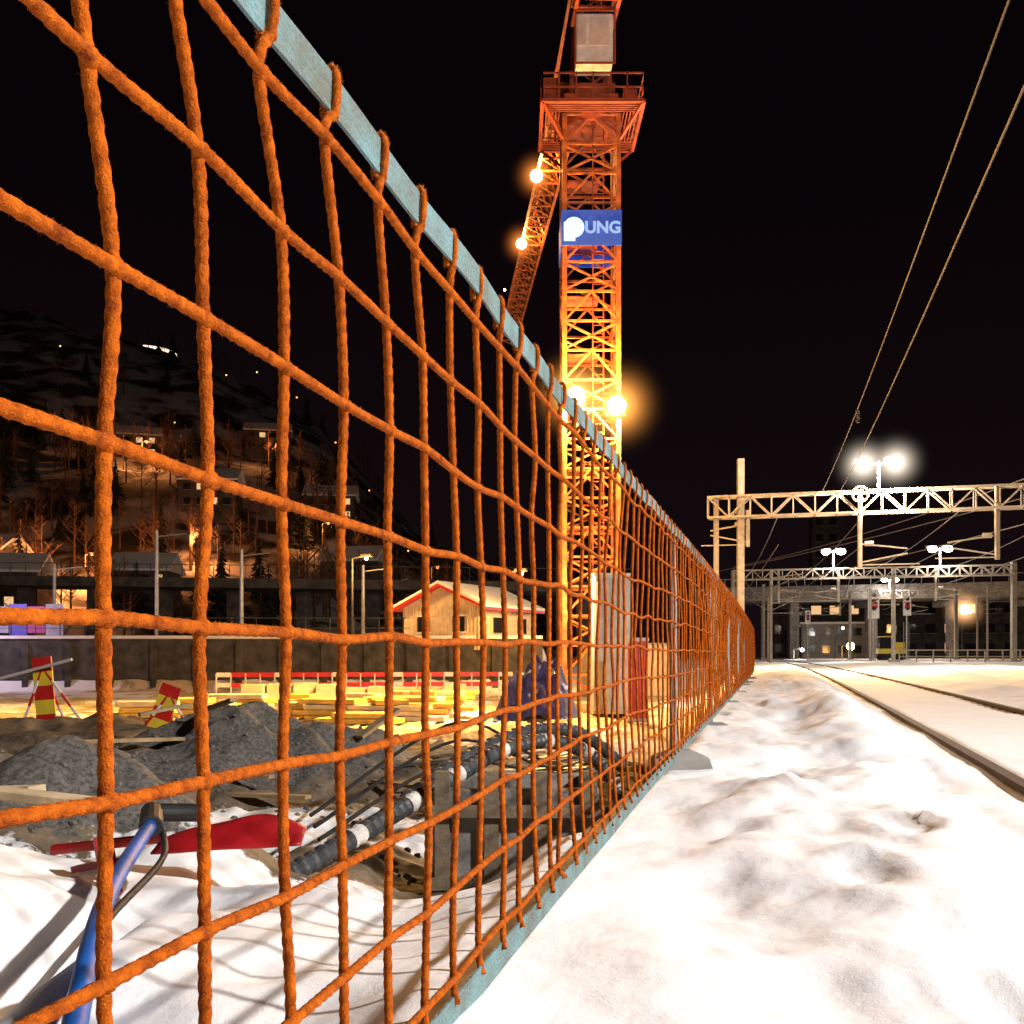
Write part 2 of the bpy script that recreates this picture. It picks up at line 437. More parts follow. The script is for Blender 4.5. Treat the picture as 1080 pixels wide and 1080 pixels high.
for ri in range(9):
    pn = [nodes[ci, ri] + Vector((.004, 0, -.0)) for ci in range(len(cols))]
    c1_ = next(i for i, c in enumerate(cols) if c > 2.6); c0_ = next(i for i, c in enumerate(cols) if c > -.2)
    cpa = catmull(pn[:c0_ + 1], 3); cpb = catmull(pn[c0_:c1_ + 1], 26); cpc = catmull(pn[c1_:], 3)
    ropetube(cpa, RAD, False); ropetube(cpb, RAD, True, R.uniform(0, 6)); ropetube(cpc, RAD, False)
    fuzzrope(cpb, 6)
ropev.build('rope_mesh', rope, fence, smooth=True)
fz.build('rope_fibres', fuzz, fence)
kn = MB()
for (ci, ri), p in nodes.items():
    if -.2 < cols[ci] < 5:
        kn.sphere(p + Vector((.002, 0, 0)), .0074, 8, sz=(1.0, 1.1, 1.1), jit=.09)
kn.build('rope_knots', rope, fence, smooth=True)
web = mat('teal_webbing', (.135, .25, .27), .85, 0, 14, .35, .6, 160, col2=(.13, .15, .13))
for nm, (z0, z1) in (('top_band', (.562, .604)), ('bottom_band', (-.505, -.552))):
    mb = MB(); yv = np.arange(-1.6, 24.3, .05)
    for yy in yv:
        wv = .002 * math.sin(yy * 5) + .0015 * math.sin(yy * 13)
        for (zz, nn_) in ((z0, .002), (z1, .002), (z1, -.002), (z0, -.002)):
            mb.v.append(tuple(fpos(yy, zz + wv, nn_ + wv)))
    for k in range(len(yv) - 1):
        for j in range(4):
            mb.f.append((k * 4 + j, k * 4 + (j + 1) % 4, k * 4 + 4 + (j + 1) % 4, k * 4 + 4 + j)); mb.m.append(0)
    mb.build(nm, web, fence)
mb = MB(); ft = MB()
for yy in [5.0, 7.6, 10.2, 12.8, 15.4, 18., 20.6, 23.2]:
    p = fpos(yy, .60, -.03); x0 = p.x; g = hz(x0 + .1, yy)
    mb.cyl((x0, yy, g - .05), (x0, yy, p.z), .019, n=10)
    c = Vector((x0 + .03, yy - .02, g + (.01 if yy < 6 else -.07)))
    vs = []
    for (zz, w, d) in ((-.09, .17, .11), (.05, .13, .08), (.085, .05, .04)):
        for (a_, b_) in ((-1, -1), (1, -1), (1, 1), (-1, 1)): vs.append(c + Vector((a_ * w, b_ * d, zz)))
    ft.add(vs, [(0, 1, 5, 4), (1, 2, 6, 5), (2, 3, 7, 6), (3, 0, 4, 7), (4, 5, 9, 8), (5, 6, 10, 9), (6, 7, 11, 10), (7, 4, 8, 11), (8, 9, 10, 11)])
mb.build('posts', M['steel'], fence, smooth=False); ft.build('post_feet', M['concrete'], fence, bevel=.008)

# ------------------------------------------------------------------ tower crane
crane = empty('tower_crane')
CX, CY = 2.95, 39.0; HW = 1.0
mast = MB()
z0, z1 = -1.2, 20.7; bay = 1.095; nb = 20
cr = [(CX + a * HW, CY + c * HW) for a, c in ((-1, -1), (1, -1), (1, 1), (-1, 1))]
for (a, c) in cr: mast.beam((a, c, z0), (a, c, z1), .17)
for k in range(nb + 1):
    zz = z0 + k * bay
    for j in range(4):
        p = cr[j]; q = cr[(j + 1) % 4]
        mast.beam((*p, zz), (*q, zz), .08)
        if k < nb:
            m_ = ((p[0] + q[0]) / 2, (p[1] + q[1]) / 2)
            if k % 2 == 0:
                mast.beam((*p, zz + .05), (*q, zz + bay - .05), .07); mast.beam((*q, zz + .05), (*p, zz + bay - .05), .07)
            else:
                mast.beam((*p, zz), (*m_, zz + bay), .07); mast.beam((*q, zz), (*m_, zz + bay), .07)
mast.build('mast_lattice', M['crane'], crane)
lad = MB()
for dx in (-.2, .2): lad.beam((CX + dx + .3, CY - .4, z0), (CX + dx + .3, CY - .4, z1), .05)
for k in range(70): lad.beam((CX + .1, CY - .4, z0 + k * .31), (CX + .5, CY - .4, z0 + k * .31), .03)
for k in range(1, 10):
    zz = z0 + k * 2.19
    lad.box((CX - .25, CY + .2, zz + .03), (1.2, 1.1, .04))
lad.build('ladder', M['cranered'], crane)
base = MB()
base.box((CX, CY, -1.35), (3.6, 3.6, .5)); base.build('foundation', M['concrete'], crane, bevel=.03)
sl = MB()
ZS = z1
sl.cyl((CX, CY, ZS - .2), (CX, CY, ZS + .5), 1.05, 1.25, 20)
sl.box((CX, CY, ZS + .6), (2.0, 2.0, .35)); sl.box((CX + .15, CY, ZS + .95), (1.5, 1.5, .7))
for (px_, py_, wx, wy) in ((CX, CY - 1.5, 3.6, .7), (CX, CY + 1.5, 3.6, .7), (CX - 1.5, CY, .6, 2.2), (CX + 1.5, CY, .6, 2.2)):
    for q in range(6):
        if wx > wy: sl.box((px_, py_ + (q / 5 - .5) * wy, ZS + .05), (wx, .05, .06))
        else: sl.box((px_ + (q / 5 - .5) * wx, py_, ZS + .05), (.05, wy, .06))
E = 1.85
pc = [(CX - E, CY - E), (CX + E, CY - E), (CX + E, CY + E), (CX - E, CY + E)]
for j in range(4):
    p = pc[j]; q = pc[(j + 1) % 4]
    for zz in (0, .5, 1.0): sl.beam((*p, ZS + .05 + zz), (*q, ZS + .05 + zz), .05 if zz else .12)
    for k in range(7):
        a = k / 6; xx = p[0] * (1 - a) + q[0] * a; yy = p[1] * (1 - a) + q[1] * a
        sl.beam((xx, yy, ZS + .05), (xx, yy, ZS + 1.1), .05)
for (a, c) in cr:
    sl.beam((a, c, ZS - 1.0), (CX + (a - CX) * 1.8, CY + (c - CY) * 1.8, ZS), .1)
sl.box((CX - 1.5, CY - 1.3, ZS + .65), (.6, .5, .8)); sl.box((CX + 1.4, CY - 1.2, ZS + .5), (.5, .5, .6))
hd = [(CX + a * .75, CY + c * .75) for a, c in ((-1, -1), (1, -1), (1, 1), (-1, 1))]
ht = [(CX + a * .35, CY + c * .35) for a, c in ((-1, -1), (1, -1), (1, 1), (-1, 1))]
for j in range(4):
    sl.beam((*hd[j], ZS + .7), (*ht[j], ZS + 7), .16)
    for k in range(6):
        t0 = k / 6; t1 = (k + 1) / 6; j2 = (j + 1) % 4
        P = lambda jj, t: Vector((hd[jj][0] * (1 - t) + ht[jj][0] * t, hd[jj][1] * (1 - t) + ht[jj][1] * t, ZS + .7 + 6.3 * t))
        sl.beam(P(j, t0), P(j2, t1), .08); sl.beam(P(j, t1), P(j2, t1), .08)
sl.build('slewing_unit', M['cranered'], crane)
cab = MB()
cab.box((CX + .05, CY - 1.35, ZS + 2.35), (1.35, 1.0, 1.75))
cab.build('cab', M['white'], crane, bevel=.06)
cw = MB(); cw.box((CX + .22, CY - 1.87, ZS + 2.55), (.7, .03, 1.0)); cw.box((CX - .42, CY - 1.87, ZS + 2.55), (.32, .03, 1.0))
cw.build('cab_window', mat('cab_glass', (.6, .55, .48), .2, 0, 3, .2, 0), crane)
cf = MB()
for dx in (-.66, .78): cf.beam((CX + dx, CY - 1.88, ZS + 1.4), (CX + dx, CY - 1.88, ZS + 3.3), .06)
for dz in (1.4, 3.3): cf.beam((CX - .66, CY - 1.88, ZS + dz), (CX + .78, CY - 1.88, ZS + dz), .06)
cf.build('cab_frame', M['cranered'], crane)
cj = MB()
d = Vector((.06, -1, 0)).normalized(); sd = Vector((1, .06, 0)).normalized()
C0 = Vector((CX, CY, ZS + 3.4))
for s_ in (-.75, .75):
    for dz in (0, .7): cj.beam(C0 + d * .8 + sd * s_ + Vector((0, 0, dz)), C0 + d * 13 + sd * s_ + Vector((0, 0, dz)), .14)
    for k in range(12):
        cj.beam(C0 + d * (1 + k) + sd * s_ + Vector((0, 0, .7 * (k % 2))), C0 + d * (2 + k) + sd * s_ + Vector((0, 0, .7 * ((k + 1) % 2))), .07)
for k in range(25): cj.beam(C0 + d * (.9 + k * .5) - sd * .75, C0 + d * (.9 + k * .5) + sd * .75, .08)
cj.box(tuple(C0 + d * 7.5 + Vector((0, 0, -.1))), (1.2, 9, .05))
cj.beam(C0 + d * 12 + Vector((0, 0, .5)), Vector((CX, CY, ZS + 7)), .08)
cj.build('counter_jib', M['cranered'], crane)
bl = MB()
for k in range(4): bl.box(tuple(C0 + d * (10.6 + k * .6) + Vector((0, 0, -.6))), (1.4, .5, 2.2))
bl.build('ballast_blocks', M['concrete'], crane, bevel=.03)
jb = MB()
J0 = Vector((2.05, 40.3, 21.9)); J1 = Vector((-.35, 72.0, 22.4)); jd = (J1 - J0).normalized(); js = Vector((jd.y, -jd.x, 0)).normalized(); L_ = (J1 - J0).length
nbj = 26
for s_ in (-.55, .55): jb.beam(J0 + js * s_, J1 + js * s_, .12)
jb.beam(J0 + Vector((0, 0, 1.2)), J1 + Vector((0, 0, 1.2)), .13)
for k in range(nbj):
    a = J0 + jd * L_ * k / nbj; c = J0 + jd * L_ * (k + 1) / nbj; m_ = (a + c) / 2 + Vector((0, 0, 1.2))
    jb.beam(a - js * .55, a + js * .55, .07); jb.beam(a - js * .55, c + js * .55, .06)
    for s_ in (-.55, .55):
        jb.beam(a + js * s_, m_, .07); jb.beam(c + js * s_, m_, .07)
jb.beam(Vector((CX - .4, CY, ZS + 6.9)), J0 + jd * 12 + Vector((0, 0, 1.2)), .07)
jb.beam(Vector((CX - .4, CY, ZS + 6.9)), J0 + jd * 26 + Vector((0, 0, 1.2)), .07)
jb.box(tuple(J0 + Vector((.3, -.3, .3))), (1.3, 1.2, .9))
jb.build('jib', M['crane'], crane)
bn = MB()
for (p, q) in (((-1, -1), (1, -1)), ((1, -1), (1, 1)), ((1, 1), (-1, 1)), ((-1, 1), (-1, -1))):
    o1 = 1.10
    bn.beam((CX + p[0] * o1 * HW, CY + p[1] * o1 * HW, 16.45), (CX + q[0] * o1 * HW, CY + q[1] * o1 * HW, 16.45), .03, 1.3)
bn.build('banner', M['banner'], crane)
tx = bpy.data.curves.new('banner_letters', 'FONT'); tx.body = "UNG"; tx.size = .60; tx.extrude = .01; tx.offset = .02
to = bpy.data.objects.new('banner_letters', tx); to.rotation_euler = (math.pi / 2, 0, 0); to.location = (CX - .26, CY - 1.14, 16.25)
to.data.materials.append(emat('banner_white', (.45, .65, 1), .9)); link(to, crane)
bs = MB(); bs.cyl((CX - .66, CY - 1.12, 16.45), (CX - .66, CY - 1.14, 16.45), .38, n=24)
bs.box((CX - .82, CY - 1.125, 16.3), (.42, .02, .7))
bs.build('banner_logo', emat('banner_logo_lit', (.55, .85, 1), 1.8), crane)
lm = MB()
LP = [(2.35, 37.6, 10.15), (3.85, 37.6, 9.8)]
hs = MB()
for (a, c, z) in LP:
    lm.sphere((a, c, z), .34, 12)
    hs.beam((a, c + .4, z - .35), (a, 38.1, z - .35), .08); hs.box((a, c + .42, z), (.75, .16, .65)); hs.beam((a, c + .4, z - .35), (a, c + .4, z), .06)
for (t, z) in ((.155, -.2), (.40, -.2)):
    p = J0 + jd * L_ * t + Vector((-.6, 0, z)); lm.sphere(p, .27, 10); hs.box(tuple(p + Vector((0, .35, 0.1))), (.5, .15, .4))
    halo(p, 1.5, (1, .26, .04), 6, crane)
p = J0 + jd * L_ * .64 + Vector((-.95, 0, 0)); lm.sphere(p, .06, 8)
lm.build('flood_lamps', M['bulb_o'], crane); hs.build('lamp_housings', M['cranered'], crane)
for (a, c, z) in LP:
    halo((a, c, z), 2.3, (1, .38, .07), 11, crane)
    plight((a, c - .6, z - .1), 7500, SOD, crane, .2)
plight((CX - .9, CY + 1.5, 12.5), 700, (1, .40, .1), crane, .2)  # fill light added to brighten the mast, no lamp modelled here
for t in (.155, .40):
    p = J0 + jd * L_ * t; plight(p + Vector((-.6, -.6, -.3)), 1100, (1, .45, .12), crane, .2)
plight((CX - .2, CY - 5.5, 17.0), 420, (1, .5, .2), crane, .3)  # free-standing fill light added to brighten the upper mast
plight((1.6, 35.0, 3.0), 3500, SOD, crane, .3)
plight((2.2, 36.6, 10.0), 60000, (1, .60, .15), crane, .3, spot=80, target=(-8, 34, -1.4))  # extra spot added beside the crane lamp to brighten the site ground

# ------------------------------------------------------------------ gantries
PD = Vector((.9634, -.2676, 0)); FD = Vector((.2676, .9634, 0))
def gantry(P0, length, H, depth, legs, over=.0, t=.09):
    g = empty('overhead_line_gantry'); mb = MB()
    A = Vector((P0[0], P0[1], 0)) - PD * over
    nb_ = max(4, int(length / (depth * 1.0))); hw = depth * .35
    for s_ in (-hw, hw):
        for z in (H, H - depth):
            mb.beam(A + FD * s_ + Vector((0, 0, z)), A + FD * s_ + PD * length + Vector((0, 0, z)), t)
        for k in range(nb_):
            a = A + FD * s_ + PD * (length * k / nb_); c = A + FD * s_ + PD * (length * (k + 1) / nb_)
            lo = Vector((0, 0, H - depth)); hi = Vector((0, 0, H))
            if k % 2: mb.beam(a + lo, c + hi, t * .65)
            else: mb.beam(a + hi, c + lo, t * .65)
            mb.beam(a + lo, a + hi, t * .5)
    for k in range(nb_ + 1):
        a = A + PD * (length * k / nb_)
        for z in (H, H - depth): mb.beam(a - FD * hw + Vector((0, 0, z)), a + FD * hw + Vector((0, 0, z)), t * .5)
    mb.build('truss_beam', M['gantry'], g)
    lg = MB()
    for (dist, top, w) in legs:
        a = Vector((P0[0], P0[1], 0)) + PD * dist
        lg.beam(a + Vector((0, 0, -.6)), a + Vector((0, 0, top)), w, w)
        lg.box((a.x, a.y, .0), (w * 2.4, w * 2.4, .5))
    lg.build('legs', M['gantry'], g)
    return g
def dropper(g, P0, dist, H, arm=1.6, low=2.3, side=1):
    mb = MB(); a = Vector((P0[0], P0[1], 0)) + PD * dist
    mb.beam(a + Vector((0, 0, H)), a + Vector((0, 0, H - low)), .16)
    b1_ = a + Vector((0, 0, H - low + 1.0)); tip = a + PD * arm * side + Vector((0, 0, H - low + .75))
    mb.beam(b1_, tip, .06); mb.beam(a + Vector((0, 0, H - low + .2)), a + PD * arm * side + Vector((0, 0, H - low + .55)), .06)
    mb.beam(a + Vector((0, 0, H - low + .1)), a + PD * arm * side * 1.25 + Vector((0, 0, H - low + .1)), .05)
    mb.cyl(b1_ + PD * .2 * side, b1_ + PD * .55 * side, .11, n=8)
    mb.build('registration_arm', M['gantry'], g)
def twin_lamp(g, base, h, sp, bulb=.28, power=900, hr=2.0, hs_=10, col=WHT):
    mb = MB(); b_ = Vector(base)
    mb.beam(b_, b_ + Vector((0, 0, h)), .1); mb.beam(b_ + Vector((0, 0, h - .1)) - PD * sp, b_ + Vector((0, 0, h - .1)) + PD * sp, .07)
    for s_ in (-1, 1): mb.box(tuple(b_ + PD * sp * s_ + Vector((0, .15, h + .08))), (.7, .35, .18))
    mb.build('lamp_post', M['steel'], g)
    lb = MB()
    for s_ in (-1, 1):
        q = b_ + PD * sp * s_ + Vector((0, -.1, h - .1)); lb.sphere(q, bulb, 10, sz=(1.2, 1, .8))
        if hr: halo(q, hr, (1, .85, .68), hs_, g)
    lb.build('lamp_heads', M['bulb_w'], g)
    plight(b_ + Vector((0, -.6, h - .6)), power, col, g, .4)

G1 = (10.0, 44.8); H1 = 7.55
g = gantry(G1, 19, H1, .9, [(0, 9.2, .28), (-1.05, 7.6, .2), (17.4, 7.5, .3)], over=1.4)
dropper(g, G1, 4.95, H1 + .1, 1.9, 3.3, 1); dropper(g, G1, 10.3, H1, 1.9, 3.0, -1)
dropper(g, G1, .3, H1 - .6, 1.6, 1.6, -1)
mb = MB(); c = Vector((10, 44.8, 0)) + PD * 4.95 + Vector((0, 0, H1 - .15)) - FD * .4
for k in range(24):
    a0 = k / 24 * 6.2832; a1 = (k + 1) / 24 * 6.2832
    mb.beam(c + PD * .32 * math.cos(a0) + Vector((0, 0, .32 * math.sin(a0))), c + PD * .32 * math.cos(a1) + Vector((0, 0, .32 * math.sin(a1))), .08)
for k in range(3): mb.beam(c - PD * .3 * math.cos(k * 1.05) - Vector((0, 0, .3 * math.sin(k * 1.05))), c + PD * .3 * math.cos(k * 1.05) + Vector((0, 0, .3 * math.sin(k * 1.05))), .04)
mb.build('tension_wheel', M['gantry'], g)
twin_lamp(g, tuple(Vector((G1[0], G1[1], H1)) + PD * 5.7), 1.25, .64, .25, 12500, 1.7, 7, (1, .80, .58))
G2 = (17.6, 81.5); H2 = 7.3
g = gantry(G2, 20.5, H2, .75, [(0, 7.3, .3), (20.4, 7.5, .35), (12, 7.3, .25)], over=0)
for dd, sdn in ((3.5, 1), (8, -1), (15, 1)): dropper(g, G2, dd, H2, 1.8, 2.6, sdn)
twin_lamp(g, tuple(Vector((G2[0], G2[1], H2)) + PD * 7.6), 1.4, .55, .3, 3200, 0, 6)
twin_lamp(g, tuple(Vector((G2[0], G2[1], H2)) + PD * 15.3), 1.4, .55, .3, 3200, 0, 6)
G3 = (27.5, 112.); H3 = 7.4
g = gantry(G3, 20, H3, .8, [(0, 8.3, .3), (19.5, 7.5, .3), (9, 7.4, .25)], over=1)
for dd, sdn in ((3, 1), (8, -1), (15, 1)): dropper(g, G3, dd, H3, 1.8, 2.6, sdn)
twin_lamp(g, tuple(Vector((G3[0], G3[1], H3)) + PD * 13), 1.2, .6, .25, 2500, 0, 0)

wires = empty('overhead_wires'); mb = MB()
def wire(a, b_, r=.02, sag=.15, n=14):
    a = Vector(a); b_ = Vector(b_)
    mb.tube([a.lerp(b_, k / n) - Vector((0, 0, sag * 4 * (k / n) * (1 - k / n))) for k in range(n + 1)], r, 5)
wire((13.35, 44.0, 7.7), (3.55, 7.0, 5.55), .010, .25); wire((14.15, 44.0, 7.75), (4.1, 8.2, 5.2), .012, .18)
wire((3.55, 7.0, 5.55), (-.6, -9, 5.0), .01, .1); wire((4.1, 8.2, 5.2), (-.2, -9, 4.9), .012, .1)
for dd in (1.6, 5.2, 9.0, 13.4):
    a = Vector((10, 44.8, 5.4)) + PD * dd; b_ = Vector((17.6, 81.5, 5.4)) + PD * (dd * 1.1 - 1); c = Vector((27.5, 112, 5.4)) + PD * (dd - 1)
    wire(a, b_, .022, .1); wire(a + Vector((0, 0, 1.3)), b_ + Vector((0, 0, 1.3)), .022, .5); wire(b_, c, .025, .1); wire(b_ + Vector((0, 0, 1.3)), c + Vector((0, 0, 1.3)), .025, .5)
wire((24, 40.8, 9.0), (17.6, 81.5, 7.6), .03, .5); wire((27, 44, 8.8), (13.0, 80, 6.6), .03, .4); wire((24, 40, 6.8), (16, 95, 5.4), .03, .3)
mb.build('wires', mat('copper_wire', (.11, .085, .07), .6, .3, 3, .2, 0), wires)
mb = MB(); wp = Vector((13.35, 44.0, 7.7)).lerp(Vector((3.55, 7.0, 5.55)), .56) - Vector((0, 0, .24))
for k in range(6): mb.cyl(wp + Vector((0, 0, -.05 - k * .05)), wp + Vector((0, 0, -.075 - k * .05)), .05, n=10)
mb.build('insulator', M['dark'], wires)

# ------------------------------------------------------------------ background right
ov = empty('concrete_overpass'); mb = MB()
A = Vector((32, 138, 0))
mb.beam(A + Vector((-8, 2, 8.0)), A + Vector((80, -20, 8.6)), 9, 1.0); mb.beam(A + Vector((-8, -2.8, 8.9)), A + Vector((80, -24.8, 9.5)), .3, .9)
for k in range(9):
    a = A + Vector((-4 + k * 9.5, 1 - k * 2.5, 0))
    mb.beam(a + Vector((0, 0, -1)), a + Vector((0, 0, 7.6)), 1.2, 1.2); mb.beam(a + Vector((-.6, -2.5, 7.2)), a + Vector((-.6, 3.5, 7.2)), 1.0, .8)
mb.build('deck_and_piers', mat('overpass_concrete', (.16, .15, .14), .9, 0, 1.5, .5, .3), ov)
mb = MB()
for k in range(46):
    a = A + Vector((-8 + k * 1.95, -2.9 - k * .49, 9.4 + k * .013)); mb.beam(a, a + Vector((0, 0, 1.1)), .06)
mb.beam(A + Vector((-8, -2.9, 10.4)), A + Vector((80, -24.9, 11.0)), .06)
mb.build('railing', M['steel'], ov)

def building(name, x, y, w, d_, h, rz, wall, floors, bays, lit=.25, roofsnow=True, zb=0):
    g = empty(name); mb = MB(); mb.box((x, y, zb + h / 2 - 1), (w, d_, h + 2), rz); mb.build('walls', wall, g)
    ax = Vector((math.cos(rz), math.sin(rz), 0)); ay = Vector((-math.sin(rz), math.cos(rz), 0)); fh = h / floors
    rf = MB(); rm = M['snowcap'] if roofsnow else M['concdark']
    if name == 'wooden_house':
        for s_ in (-1, 1):
            vs = []
            for aa in (-w / 2 - .4, w / 2 + .4):
                vs.append(Vector((x, y, zb + h - .1)) + ax * aa + ay * s_ * (d_ / 2 + .5)); vs.append(Vector((x, y, zb + h + 1.9)) + ax * aa)
            vs += [p + Vector((0, 0, .25)) for p in vs]
            rf.add(vs, [(0, 1, 3, 2), (6, 7, 5, 4), (0, 4, 5, 1), (2, 3, 7, 6), (0, 2, 6, 4), (1, 5, 7, 3)])
    else:
        rf.box((x, y, zb + h + .15), (w + .5, d_ + .5, .3), rz)
    rf.build('roof', rm, g)
    wn = MB()
    for i_ in range(floors):
        for j in range(bays):
            c_ = Vector((x, y, zb)) - ay * (d_ / 2 + .02) + ax * ((j + .5) / bays - .5) * w * .94 + Vector((0, 0, fh * (i_ + .55)))
            wn.box(tuple(c_), (w / bays * .5, .06, fh * .45), rz, 0 if R.random() > lit else 1)
            wn.box(tuple(c_ - Vector((0, 0, fh * .26))), (w / bays * .58, .14, .08), rz, 2)
    wn.build('windows', [M['glass'], M['litwin'], M['concrete']], g)
    return g
building('station_building', 62, 165, 42, 12, 9, -.25, M['concdark'], 3, 14, .08)
building('tower_block', 61, 200, 5.2, 7, 27.5, -.2, M['concdark'], 9, 2, .0, False)
building('depot_building', 47, 150, 9, 6, 5.0, -.25, M['concrete'], 2, 4, .1)

def street_lamp(x, y, z, h, r=.2, col=(1, .45, .12), power=400, hr=1.6, hs_=7, bulb='bulb_o'):
    g = empty('street_lamp'); mb = MB()
    mb.cyl((x, y, z - .5), (x, y, z + h), .09, .06, 8); mb.beam((x, y, z + h), (x + .9, y - .3, z + h + .15), .07)
    mb.box((x + .9, y - .3, z + h + .16), (.7, .3, .14), -.3); mb.build('post', M['concdark'], g)
    lb = MB(); lb.sphere((x + .9, y - .35, z + h - .02), r, 8); lb.build('lens', M[bulb], g)
    if power: plight((x + .9, y - .6, z + h - .5), power, col, g, .3)
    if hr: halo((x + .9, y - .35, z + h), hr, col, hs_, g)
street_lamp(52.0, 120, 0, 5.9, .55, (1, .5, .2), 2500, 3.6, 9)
street_lamp(45.0, 128, 0, 8.5, .3, WHT, 1500, 0, 6, 'bulb_w')
street_lamp(38.0, 118, 0, 1.6, .45, (1, .4, .1), 800, 0, 8)
street_lamp(33.0, 120, 0, 1.2, .22, WHT, 900, 0, 8, 'bulb_w')
street_lamp(58.0, 132, 0, 6.2, .22, WHT, 0, 0, 8, 'bulb_w'); street_lamp(41.0, 130, 0, 4.0, .16, WHT, 0, 0, 8, 'bulb_o'); street_lamp(29.5, 131, 0, 3.2, .15, WHT, 0, 0, 8, 'bulb_w')

def signal(x, y, h, big=1.0):
    g = empty('railway_signal'); mb = MB()
    mb.cyl((x, y, -.5), (x, y, h), .08, n=8); mb.box((x, y - .1, h), (.9 * big, .12, 2.3 * big), 0, 1)
    mb.box((x, y - .18, h + .35 * big), (.75 * big, .06, .12), 0, 2); mb.box((x, y - .18, h - .1 * big), (.6 * big, .06, .5 * big), 0, 2)
    for k in range(10): mb.beam((x - .25, y + .1, h - 2 - k * .35), (x + .25, y + .1, h - 2 - k * .35), .04)
    for s_ in (-.25, .25): mb.beam((x + s_, y + .1, 0), (x + s_, y + .1, h - 1.5), .05)
    for k in range(3): mb.cyl((x, y - .18, h + (.75 - k * .55) * big), (x, y - .35, h + (.75 - k * .55) * big), .17 * big, n=10, mi=3)
    mb.build('post_and_board', [M['steel'], M['white'], M['redpaint'], M['dark']], g)
signal(33.5, 95, 5.3, 1.15); signal(37.0, 96, 5.2, .8); signal(30, 104, 4.4, .6)
ex = empty('yellow_rail_trolley'); mb = MB()
bx, by = 37.0, 100.
mb.box((bx, by, .95), (2.6, 1.8, .5), -.2); mb.box((bx - .6, by, 1.75), (1.1, 1.4, 1.1), -.2, 1); mb.box((bx - .6, by, 2.36), (1.2, 1.5, .1), -.2)
mb.box((bx + .7, by - .1, 1.5), (1.0, 1.2, .6), -.2)
for s_ in (-.8, .8):
    for q_ in (-.7, .7): mb.cyl((bx + s_, by + q_ - .08, .35), (bx + s_, by + q_ + .08, .35), .35, n=14, mi=2)
mb.build('body_cab_wheels', [M['yellow'], M['glass'], M['dark']], ex, bevel=.03)
mb = MB()
for k in range(30):
    x_ = 28 + k * 1.1; y_ = 74 - k * .3; mb.beam((x_, y_, -.2), (x_, y_, 1.0), .08)
mb.beam((28, 74, .95), (60, 65.3, .95), .08); mb.beam((28, 74, .5), (60, 65.3, .5), .06)
mb.build('trackside_barrier', M['gantry'])
for (x_, y_, h_) in ((19.2, 76, 6.9), (31.5, 90, 6.5), (45.5, 98, 7.2), (24, 96, 6), (28.8, 118, 8.0), (50, 110, 7)):
    mb = MB(); mb.cyl((x_, y_, -.5), (x_, y_, h_), .13, .1, 8); mb.beam((x_, y_, h_ - .6), (x_ + 2.2, y_ - .5, h_ - .3), .07); mb.beam((x_, y_, h_ - 1.4), (x_ + 2.2, y_ - .5, h_ - .3), .05)
    mb.beam((x_, y_, h_ - 1.5), (x_ + 2.4, y_ - .5, h_ - 1.5), .05); mb.build('catenary_mast', M['gantry'])

# ------------------------------------------------------------------ site hut
hut = empty('site_hut'); mb = MB()
hx, hy = -2.6, 64.0; rz = -.50
ax = Vector((math.cos(rz), math.sin(rz), 0)); ay = Vector((-math.sin(rz), math.cos(rz), 0)); O = Vector((hx, hy, 0))
W_, D_, zb, ze, zp = 5.6, 6.6, .9, 3.5, 4.7
def hp(a, c, z): return O + ax * a + ay * c + Vector((0, 0, z))
v = [hp(-W_ / 2, -D_ / 2, zb), hp(W_ / 2, -D_ / 2, zb), hp(W_ / 2, D_ / 2, zb), hp(-W_ / 2, D_ / 2, zb), hp(-W_ / 2, -D_ / 2, ze), hp(W_ / 2, -D_ / 2, ze), hp(W_ / 2, D_ / 2, ze), hp(-W_ / 2, D_ / 2, ze), hp(0, -D_ / 2, zp), hp(0, D_ / 2, zp)]
mb.add(v, [(0, 1, 5, 8, 4), (1, 2, 6, 5), (2, 3, 7, 9, 6), (3, 0, 4, 7)])
for k in range(1, 22):
    a = -W_ / 2 + W_ * k / 22; mb.beam(hp(a, -D_ / 2 - .02, zb), hp(a, -D_ / 2 - .02, ze), .03)
for k in range(1, 22):
    a = -D_ / 2 + D_ * k / 22; mb.beam(hp(W_ / 2 + .02, a, zb), hp(W_ / 2 + .02, a, ze), .03)
mb.build('walls', M['cream'], hut)
for nm, off, th, m_ in (('roof', 0, .16, M['redpaint']), ('roof_snow', .17, .16, M['snowcap'])):
    mb = MB()
    for s_ in (-1, 1):
        a0 = W_ / 2 + .5; z_e = ze - .25 + off
        vs = [hp(s_ * a0, -D_ / 2 - .5, z_e), hp(s_ * a0, D_ / 2 + .5, z_e), hp(0, D_ / 2 + .5, zp + off), hp(0, -D_ / 2 - .5, zp + off)]
        vs += [p + Vector((0, 0, th)) for p in vs]
        mb.add(vs, [(0, 1, 2, 3), (7, 6, 5, 4), (0, 4, 5, 1), (1, 5, 6, 2), (2, 6, 7, 3), (3, 7, 4, 0)])
    mb.build(nm, m_, hut)
mb = MB()
for a in (-1.3, 1.2):
    mb.box(tuple(hp(a, -D_ / 2 - .05, 2.45)), (.8, .06, .9), rz, 0); mb.box(tuple(hp(a, -D_ / 2 - .07, 2.95)), (1.0, .08, .09), rz, 1); mb.box(tuple(hp(a, -D_ / 2 - .07, 1.95)), (1.0, .08, .09), rz, 1)
for c_ in (-1.5, 1.5): mb.box(tuple(hp(W_ / 2 + .05, c_, 2.4)), (.06, 1.1, .9), rz, 0)
mb.build('windows', [M['glass'], M['white']], hut)
